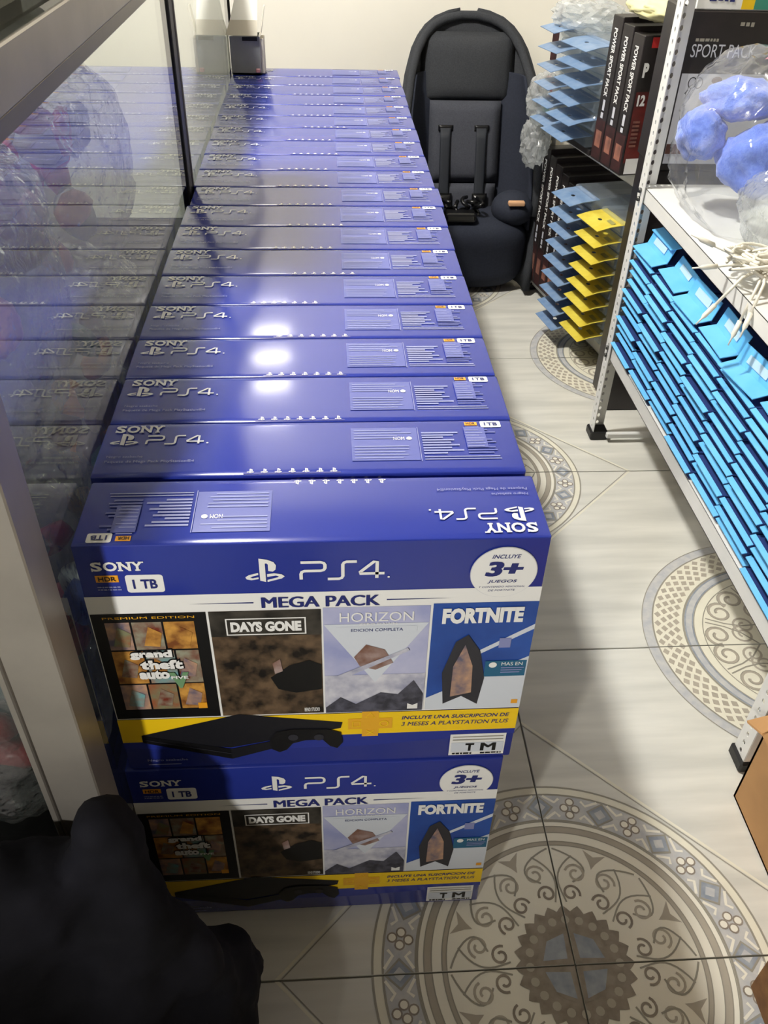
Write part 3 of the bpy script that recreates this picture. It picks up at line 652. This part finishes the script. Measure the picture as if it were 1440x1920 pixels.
# ------------------------------------------------------------------ open carton at the far end of the row
cart = thing('open_carton', 'small grey open carton with white flaps at the far row end', 'box', (.0385, 1.868, 2*H+.0008))
b = MB(); w, dd, hh = .0375, .030, .086
for lo, hi, m in (((-w, -dd, 0), (w, -dd+.003, hh), 'card_grey'), ((-w, dd-.003, 0), (w, dd, hh), 'card_grey'), ((-w, -dd+.003, 0), (-w+.003, dd-.003, hh), 'card_white'), ((w-.003, -dd+.003, 0), (w, dd-.003, hh), 'card_white'), ((-w, -dd, 0), (w, dd, .003), 'card_grey')): b.box(lo, hi, m)
b.build('carton', cart)
b = MB(); b.prism([(-w-.008, -dd-.014, hh+.004), (w-.004, -dd-.014, hh+.004), (w-.004, -dd+.012, hh+.034), (-w+.004, -dd+.012, hh+.034)], (0, .003, .001), 'card_cream'); b.build('flap', cart)
b = MB(); b.prism([(-w+.004, -dd+.012, hh+.034), (w-.004, -dd+.012, hh+.034), (w-.004, dd-.006, hh+.070), (-w+.014, dd-.006, hh+.070)], (0, .002, .002), 'card_white'); b.build('flap', cart)
b = MB(); b.prism([(w, -dd+.004, hh), (w, dd-.004, hh), (w+.012, dd-.006, hh+.062), (w+.012, -dd+.03, hh+.062)], (.0025, 0, 0), 'card_cream'); b.build('flap', cart)
b = MB(); b.box((w, -dd+.010, .0), (w+.009, dd, hh-.006), 'card_cream', .001); b.build('side_sleeve', cart)
b = MB(); b.box((w-.014, -dd-.005, .004), (w-.002, -dd, .014), 'sweet_pink', .002); b.build('tape_tab', cart)
b = MB(); b.box((-.006, -dd-.0008, hh-.010), (w-.006, -dd, hh-.001), 'rubber'); b.build('handle_slot', cart)

# ------------------------------------------------------------------ white slotted-angle rack
def perforated(p, axis, length, width, z0, z1, pitch=.02, hole=.0052):
    """a flange of slotted angle with real holes; axis = horizontal direction of the flange"""
    b = p; ax = Vector(axis); n = int((z1-z0)/pitch); o = Vector(length)
    for k in range(n):
        za = z0+k*pitch; zb = za+pitch; zc = (za+zb)/2
        sq = [(0, za), (width/2, za), (width, za), (width, zc), (width, zb), (width/2, zb), (0, zb), (0, zc)]
        an = [225, 270, 315, 0, 45, 90, 135, 180]
        ho = [(width/2+hole*.7*cos(radians(q)), zc+hole*sin(radians(q))) for q in an]
        pts = [o+ax*u+Vector((0, 0, z)) for u, z in sq+ho]
        b.add(pts, [[i, (i+1) % 8, 8+(i+1) % 8, 8+i] for i in range(8)], 'rack_white')
def angle_post(rack, x, y, sx, sy, z1, off, wd=.034):
    b = MB(); perforated(b, (0, sy, 0), Vector((x, y, 0))-off, wd, .02, z1); perforated(b, (sx, 0, 0), Vector((x, y, 0))-off, wd, .02, z1)
    po = b.build('post', rack); s = po.modifiers.new('solid', 'SOLIDIFY'); s.thickness = .0018; s.offset = 0
    f = MB(); f.box((x-.006*sx if sx > 0 else x-wd-.004, y-wd-.004 if sy < 0 else y-.006, 0), (x+wd+.004 if sx > 0 else x+.006, y+.006 if sy < 0 else y+wd+.004, .022), 'rubber', .003)
    for v in range(len(f.v)): f.v[v] = tuple(Vector(f.v[v])-off)
    f.build('foot_cap', po); return po
RX0, RX1, RY0, RY1 = .880, 1.33, .185, 1.168; RO = Vector((1.1, .67, 0))
rack = thing('metal_rack', 'white slotted-angle metal rack holding blue card packets', 'rack', RO)
for x, sx in ((RX0, 1), (RX1, -1)):
    for y, sy in ((RY1, -1), (RY0, 1)):
        po = angle_post(rack, x, y, sx, sy, 1.0, RO)
        if x == RX0:
            for z in (.224, .243, .583, .600):
                bb = MB()
                if y == RY1: bb.tube([Vector((x+.018, y-.004, z))-RO, Vector((x+.018, y-.009, z))-RO], .005, 'bolt', 8); bb.tube([Vector((x-.006, y-.017, z))-RO, Vector((x-.001, y-.017, z))-RO], .005, 'bolt', 8)
                else: bb.tube([Vector((x-.006, y+.017, z))-RO, Vector((x-.001, y+.017, z))-RO], .005, 'bolt', 8)
                bb.build('bolt', po)
def shelf(z, parent, x0, x1, y0, y1, off, lip=.040, name='shelf'):
    b = MB()
    for lo, hi in (((x0, y0, z-.0016), (x1, y1, z)), ((x0, y0, z-lip), (x0+.0016, y1, z)), ((x1-.0016, y0, z-lip), (x1, y1, z)), ((x0, y0, z-lip), (x1, y0+.0016, z)), ((x0, y1-.0016, z-lip), (x1, y1, z)), ((x0, y0, z-lip), (x0+.012, y1, z-lip+.0016))):
        b.box(Vector(lo)-off, Vector(hi)-off, 'rack_white')
    return b.build(name, parent)
shelf(.252, rack, RX0+.004, RX1-.004, RY0+.003, RY1-.004, RO, .034); shelf(.608, rack, RX0+.004, RX1-.004, RY0+.003, RY1-.004, RO, .030)
b = MB(); b.box(Vector((RX0+.03, RY1-.05, .012))-RO, Vector((RX1-.03, RY1-.038, .026))-RO, 'rack_white', .002); b.build('floor_brace', rack)

# blue card packets stacked on the lower shelf
def packet_mesh(seed):
    r_ = random.Random(seed); b = MB(); w = .0605
    b.box((.0, -w, .0), (.16, w, .0150), 'card_blue_deep', .001)
    drop = r_.uniform(.000, .0015); dep = r_.uniform(.0070, .0090)
    b.prism([(-dep, -w, .0135-drop), (.0, -w, .0148), (.0, w, .0148), (-dep, w, .0135-drop)], (0, 0, .0016), 'card_blue')
    return b.mesh('card_packet')
PK = [packet_mesh(k) for k in range(6)]
rp = random.Random(21); PITCH = .0215; Z0 = .2525; ncol = 7
for c in range(ncol):
    y = 1.070-c*.1262
    rows = 11 if c else 11
    for r_ in range(rows):
        # the flap hangs out past the shelf edge; alternate rows shift so the columns interlock
        dx = rp.uniform(-.003, .003)-(.004 if (r_+c) % 3 == 0 else 0); dy = ((r_ % 2)-.5)*.006*(c > 0)+rp.uniform(-.0015, .0015)
        ob = link('card_packet', PK[rp.randrange(6)], None, (.889+dx, y+dy, Z0+r_*PITCH), (0, 0, rp.uniform(-.010, .010)))
        tag(ob, 'blue card packet, %s from the bottom of the %s stack from the far post' % (ORD[r_], ORD[c]), 'packet', 'blue card packets on the lower shelf')
# a few loose open packets on top of the stacks
def open_packet(label, loc, rz, tilt, label_face=True):
    t = thing('open_card_packet', label, 'packet', loc, (0, 0, rz), 'loose packets on top of the stacks')
    b = MB(); b.prism([(-.030, -.056, 0), (.0, -.056, .006), (.0, .056, .006), (-.030, .056, 0)], (0, 0, .0016), 'card_blue'); b.build('flap', t)
    b = MB(); b.prism([(.0, -.056, .006), (.012, -.056, .006+tilt), (.012, .056, .006+tilt), (.0, .056, .006)], (.0016, 0, 0), 'card_blue'); f = b.build('upright_panel', t)
    if label_face:
        b = MB(); b.prism([(.0030, -.030, .006+tilt*.35), (.0078, -.030, .006+tilt*.75), (.0078, .030, .006+tilt*.75), (.0030, .030, .006+tilt*.35)], (-.0012, 0, 0), 'card_label'); b.build('printed_label', f)
    b = MB(); b.box((.004, -.056, -.0015), (.12, .056, .004), 'card_blue_deep'); b.build('tray', t)
zt = Z0+11*PITCH+.004
for lab, c, z_, dx, rz, ti in (('loose blue packet with label leaning beside the far rack post', 0, zt, .012, .05, .03), ('upper loose blue packet tucked under the upper shelf corner', 0, zt+.034, .045, .03, .02), ('loose blue packet lying on the second stack from the post', 1, zt, .022, -.05, .024), ('loose blue packet with pale label on the third stack', 2, zt, .010, .04, .034), ('loose blue packet with pale label on the fourth stack', 3, zt, .015, -.03, .034), ('tilted loose blue packet on the fifth stack', 4, zt, .008, .12, .03), ('loose blue packet on the sixth stack', 5, zt, .020, -.06, .03)):
    open_packet(lab, (.897+dx, 1.070-c*.1262, z_), rz, ti)

# things on the upper shelf
ZS = .6085
tag(link('plastic_bag', lump_mesh('plastic_bag', (.125, .155, .135), 'plastic_clear', 5, .10, 1.7, 12, True, .75, True), None, (1.02, .98, ZS+.128)), 'crinkled clear bag with blue fuzzy cloths on the upper shelf', 'bag')
for k, (c, s_, lab) in enumerate((((.985, 1.035, .800), (.070, .060, .036), 'topmost blue fuzzy cloth in the shelf bag'), ((.920, 1.02, .745), (.040, .050, .045), 'left blue fuzzy cloth in the shelf bag'), ((1.02, .960, .715), (.075, .060, .062), 'largest blue fuzzy cloth low in the shelf bag'))):
    tag(link('fuzzy_cloth', lump_mesh('fuzzy_cloth', s_, 'plush', 4, .22, 1.6, 40+k), None, c), lab, 'cloth', 'blue fuzzy cloths')
tag(link('plastic_bag', lump_mesh('plastic_bag', (.100, .160, .060), 'plastic_dense', 5, .10, 1.7, 17, True, .75, True), None, (1.065, .79, ZS+.054)), 'cloudy clear bag of white goods on the upper shelf edge', 'bag')
for k in range(5):
    tag(link('white_pouch', lump_mesh('white_pouch', (.045, .05, .020), 'white_soft', 3, .2, 2, 60+k), None, (1.035+.055*(k % 2), .69+.05*k, ZS+.030)), 'white soft pouch inside the cloudy bag', 'pouch', 'white pouches in the cloudy bag')
pk = MB(); pk.prism([(1.02, 1.06, .86), (1.10, 1.02, .88), (1.11, 1.02, .94), (1.06, 1.05, .90)], (.002, .003, 0), 'pink'); tag(pk.build('pink_card'), 'pink card poking out above the blue fuzzy cloths', 'card')
gb = link('green_pouch', lump_mesh('green_pouch', (.05, .05, .05), 'green', 3, .2, 2, 77), None, (1.13, .95, .82)); tag(gb, 'dark green pouch at the right of the shelf bag', 'pouch')
# cable bundle
cab = thing('cable_bundle', 'tangled bundle of white cables hanging over the shelf edge', 'cable', (.925, .67, ZS))
rc = random.Random(9)
for k in range(16):
    b = MB(); a0 = rc.uniform(0, 6); R_ = rc.uniform(.022, .040); cx = rc.uniform(-.03, .02); cy = rc.uniform(-.03, .03)
    ti = rc.uniform(-.5, .5); tj = rc.uniform(-.5, .5)
    b.tube([(cx+R_*1.2*cos(t), cy+R_*sin(t), .030+R_*(ti*cos(t)+tj*sin(t))+.004*t/6) for t in [a0+q*.35 for q in range(17)]], .0028, 'cable_white', 6); b.build('cable_loop', cab)
for k, (dx, dy, dz) in enumerate(((-.075, .035, .030), (-.080, -.005, .012), (-.085, -.045, -.035), (-.05, -.07, -.05), (-.045, -.085, -.03))):
    b = MB(); b.tube([(-.01, dy*.3, .03), (dx*.55, dy*.7, .032+dz*.2), (dx, dy, .02+dz)],   .0026, 'cable_white', 6); pl = b.build('cable_end', cab)
    b = MB(); v = Vector((dx*.45, dy*.3, dz*.8-.012)).normalized(); q = Vector((dx, dy, .02+dz)); b.tube([q, q+v*.022, q+v*.028, q+v*.040], [.0042, .0042, .0016, .0012], 'cable_white', 7); b.build('plug', pl)
gs = thing('bristle_bundle', 'golden straw bristle bundle beside the white cables', 'brush', (1.0, .60, ZS))
b = MB()
for k in range(40):
    a = rc.uniform(0, 2*pi); r_ = rc.uniform(0, .03); b.tube([(r_*cos(a)-.02, r_*sin(a), .004), (1.5*r_*cos(a)-.035, 1.5*r_*sin(a)-.01, .07+rc.uniform(0, .02))], .0022, 'gold_straw', 4)
b.build('bristles', gs)
b = MB(); b.tube([(-.02, 0, .0), (-.022, 0, .02)], .032, 'gold_straw', 12); b.build('binding', gs)

# ------------------------------------------------------------------ second rack by the back wall
ang = math.atan2(-.2, .98)   # local: y = along the rack away from the camera is -s, x = depth
O2 = Vector((.885, 1.93, 0)); tv = Vector((.2, -.98, 0)).normalized(); nv = Vector((.98, .2, 0)).normalized()
RZ2 = math.atan2(.2, .98)
def P2(s, n, z): return O2+tv*s+nv*n+Vector((0, 0, z))
rack2 = thing('metal_rack', 'white slotted-angle rack by the back wall with boxed sets', 'rack', O2, (0, 0, RZ2))
z00 = Vector((0, 0, 0))
for n_, sx in ((.03, 1), (.40, -1)):
    for s_, sy in ((-.115, -1), (.50, 1)): angle_post(rack2, n_, -s_, sx, sy, .98, z00)
shelf(.512, rack2, .034, .396, -.497, .112, z00, .028); shelf(.046, rack2, .034, .396, -.497, .112, z00, .028)
def set_box(label, s0, s1, z0, h, out=.0, big=False, dep=.20, grp='boxed sets'):
    t = thing('boxed_set', label, 'box', P2((s0+s1)/2, -out, z0), (0, 0, RZ2), grp); w = (s1-s0)/2
    b = MB(); b.box((0, -w+.0006, 0), (dep, w-.0006, h), 'box_black', .0015); b.build('carton', t)
    p = Print(lambda u, v, hh: (-hh, -u, v), .0004)
    q = max(w*.5, .009)
    p.rect(-w*.9, .005, w*.9, h*.30, 'box_maroon', 0); p.rect(-w*.55, h*.10, w*.55, h*.22, 'print_tan', 1); p.build('spine_print', t)
    # title runs up the spine
    vs, fs = text_geo('POWER SPORT PACK', .03)
    m2 = MB(); m2.add([(-.0012, (.5-y)*q*1.3, h*.46+(1-x)*h*.46) for x, y in vs], fs, 'white_print'); m2.build('spine_lettering', t)
    p = Print(lambda u, v, hh: (-hh, -v, h*.44-u), .0005); p.greek(0, -q*.5, h*.13, q*.5, 'grey_print', 1, 6); p.build('spine_small_print', t)
    if big:
        p = Print(lambda u, v, hh: (dep*.0+u, -w-hh, v), .0006)
        p.rect(.004, .03, dep-.004, h*.62, 'box_red', 0); p.text('P', .010, h*.72, .024, h*.82, 'white_print', 1, .06); p.text('12', .010, h*.52, .030, h*.60, 'white_print', 1, .05)
        for k in range(7): p.rect(.010, h*.22+k*.009, .028, h*.22+k*.009+.005, 'print_tan', 1)
        p.rect(.02, h*.92, .08, h*.99, 'red', 1); p.rect(.010, .004, .055, .040, 'white_print', 1); p.build('front_print', t)
    return t
for k in range(3): set_box('black and red boxed set, %s from the wall on the upper shelf' % ORD[k], .248+k*.0545, .300+k*.0545, .513, .325-.01*k, .012, k == 2, .2, 'boxed sets on the upper shelf')
for k in range(6): set_box('black and maroon boxed set, %s from the wall on the bottom shelf' % ORD[k], -.075+k*.0455, -.032+k*.0455, .047, .405-.012*k, -.012, False, .2, 'boxed sets on the bottom shelf')
# blister packs with hang cards
def blister_pack(label, s, z, w, cardm, out, grp, tray='blister', droop=.012, dep=.055, hgt=.040, hole=True, rz=0):
    t = thing('blister_pack', label, 'packet', P2(s, -out, z), (0, 0, RZ2+rz), grp)
    b = MB(); b.box((.012, -w, 0), (.16, w, hgt*.92), tray, .004, 1); b.build('tray', t)
    zc = hgt*.72; n = 10; hx = -dep*.35
    # hang card with a real punched hole
    sq = [(-dep, -w), (-dep, 0), (-dep, w), (hx, w), (.03, w), (.03, 0), (.03, -w), (hx, -w)]
    an = [225, 180, 135, 90, 45, 0, 315, 270]
    ho = [(hx+.005*cos(radians(a)), .0085*sin(radians(a))) for a in an]
    zz = lambda x: zc+droop*min(0, x)/dep
    b = MB(); b.add([(x, y, zz(x)) for x, y in sq+ho], [[i, (i+1) % 8, 8+(i+1) % 8, 8+i] for i in range(8)], cardm)
    o = b.build('hang_card', t); so = o.modifiers.new('solid', 'SOLIDIFY'); so.thickness = .0014
    p = Print(lambda u, v, hh: (u, v, zz(u)+.0008+hh), .0003)
    if cardm == 'card_slate': p.rect(-dep*.92, -w*.9, -dep*.66, w*.9, 'card_royal', 0)
    else: p.rect(-dep*.2, -w*.8, .0, -w*.3, 'card_olive', 0)
    p.build('card_print', o)
    return t
for k in range(9): blister_pack('clear blister pack with blue hang card, %s from the bottom' % ORD[k], .262+.004*(8-k)*.3, .047+.0435*k, .058, 'card_slate', .030, 'blue card blister packs')
for k in range(8): blister_pack('clear blister pack with yellow hang card, %s from the bottom' % ORD[k], .388, .070+.0435*k, .060, 'card_yellow', .010, 'yellow card blister packs')
for k in range(6): blister_pack('clear blister pack with pale blue card, %s from the bottom on the upper shelf' % ORD[k], .165+rc.uniform(-.006, .006)+.012*(k % 2), .530+.042*k, .070, 'card_slate', .035-.004*k, 'pale blister packs on the upper shelf', rz=rc.uniform(-.05, .05))
for k in range(6): blister_pack('grey blister pack in the stack nearest the wall, %s from the bottom' % ORD[k], .035+rc.uniform(-.008, .008), .530+.044*k, .052, 'card_slate', .020, 'grey blister packs nearest the wall', hgt=.042, rz=rc.uniform(-.08, .08))
b = MB(); b.box((-.012, -.20, .0), (.16, .10, .014), 'box_black', .001)
tray = b.build('packing_tray', None, P2(.04, 0, .5125), (0, 0, RZ2)); tag(tray, 'flat black carton under the pale blister packs', 'box')
for k, (s_, n_, z_, sz, lab) in enumerate(((-.05, -.025, .585, (.035, .045, .05), 'crumpled clear wrapper hanging above the car seat side'), (-.06, -.03, .47, (.03, .04, .055), 'crumpled clear wrapper hanging beside the bottom boxes'), (.02, .04, .80, (.07, .09, .03), 'crumpled clear wrapper on the blister pack stack top'))):
    tag(link('plastic_wrapper', lump_mesh('plastic_wrapper', sz, 'plastic_dense', 4, .3, 2.5, 90+k, True, 1, False), None, P2(s_, n_, z_)), lab, 'wrapper', 'crumpled wrappers')
b = MB(); p = Print(lambda u, v, hh: (-hh, -u, v), .0006)
b.box((.0, -.02, 0), (.16, .02, .30), 'card_white', .001)
sl = thing('striped_carton', 'white carton with red and green stripes next to the wall', 'box', P2(-.088, .006, .513), (0, 0, RZ2)); b.build('carton', sl)
p.rect(-.02, .0, .02, .055, 'teal', 0); p.rect(-.02, .085, .02, .12, 'red', 0); p.rect(-.02, .16, .02, .30, 'box_maroon', 0); p.build('stripe_print', sl)
tag(link('paper_bag', lump_mesh('paper_bag', (.07, .09, .022), 'paper_yellow', 4, .2, 2, 33, True), None, P2(.375, .05, .868)), 'pale yellow paper bag lying on the upper boxed sets', 'bag')

# black SPORT PACK carton beyond the post, with a pale carton on top
sp = thing('sport_carton', 'large black carton lettered SPORT PACK behind the shelf bag', 'box', (1.14, 1.265, 0))
b = MB(); b.box((-.195, 0, .605), (.24, .14, .905), 'box_black', .002); b.build('carton', sp)
p = Print(lambda u, v, hh: (u-.195, -hh, v), .0006)
p.text('SPORT PACK', .018, .8245, .150, .8480, 'grey_print', 1, .0); p.greek(.022, .8525, .07, .8580, 'tile_line', 1, 7); p.greek(.105, .8790, .135, .8870, 'tile_line', 1, 8); p.build('lettering', sp)
p = Print(lambda u, v, hh: (u-.195, -hh, v), .0006); p.rect(.010, .620, .40, .795, 'grey_print', 0)
for cx in (.035, .048): p.stroke([(cx+.008*cos(t*pi/8), .778+.010*sin(t*pi/8)) for t in range(16)], .0018, 'ink_black', 1, True)
p.stroke([(.030, .765), (.024, .758)], .002, 'ink_black', 1); p.disc(.085, .783, .011, 'sweet_brown', 1, 16, .007); p.rect(.010, .640, .05, .66, 'sweet_brown', 1); p.build('picture_panel', sp)
lw = thing('plain_carton', 'tall plain dark carton standing under the SPORT PACK carton', 'box', (1.14, 1.265, 0))
b = MB(); b.box((-.19, .002, 0), (.235, .138, .6045), 'box_black', .002); b.build('carton', lw)
b = MB(); b.box((-.01, .0016, .01), (.04, .1384, .6049), 'cardboard_dark', .0004); b.build('packing_tape', lw)
b = MB(); b.box((0, 0, 0), (.20, .12, .09), 'card_white', .002); pc = thing('pale_carton', 'pale printed carton lying on the black sport carton', 'box', (.955, 1.27, .906)); b.build('carton', pc)
p = Print(lambda u, v, hh: (u, -hh, v), .0006); p.rect(.090, .002, .115, .088, 'yellow_print', 0); p.rect(.115, .002, .198, .088, 'teal', 0); p.greek(.024, .014, .074, .024, 'ink_navy', 0, 9); p.build('front_print', pc)

# ------------------------------------------------------------------ cardboard boxes at the right edge
cbx = thing('cardboard_box', 'tan cardboard box with raised flap at the right edge', 'box', (.955, -.03, 0))
b = MB(); t_ = .004; x0, x1, y0, y1, hh = -.103, .10, -.09, .17, .150
for lo, hi in (((x0, y0, 0), (x0+t_, y1, hh)), ((x1-t_, y0, 0), (x1, y1, hh)), ((x0, y0, 0), (x1, y0+t_, hh)), ((x0, y1-t_, 0), (x1, y1, hh)), ((x0, y0, 0), (x1, y1, t_))): b.box(lo, hi, 'cardboard')
b.build('carton', cbx)
b = MB(); b.prism([(x0, y1, hh), (x1, y1, hh), (x1-.01, y1+.035, hh+.06), (x0-.012, y1+.025, hh-.002)], (0, .003, .002), 'cardboard'); b.build('flap', cbx)
b = MB(); b.prism([(x0, y0, hh), (x0, y1, hh), (x0+.03, y1-.02, hh+.09), (x0+.03, y0+.02, hh+.09)], (.003, 0, 0), 'cardboard'); b.build('flap', cbx)
cb2 = thing('cardboard_box', 'torn brown cardboard box at the lower right corner', 'box', (.895, -.42, 0))
b = MB(); b.box((-.13, -.2, 0), (.12, .285, .10), 'cardboard_dark', .004); b.build('carton', cb2)
b = MB(); b.prism([(-.13, .27, .10), (-.13, -.15, .10), (-.145, -.1, .04), (-.142, .10, .05), (-.146, .2, .035)], (-.003, 0, .001), 'cardboard_dark'); b.build('flap', cb2)
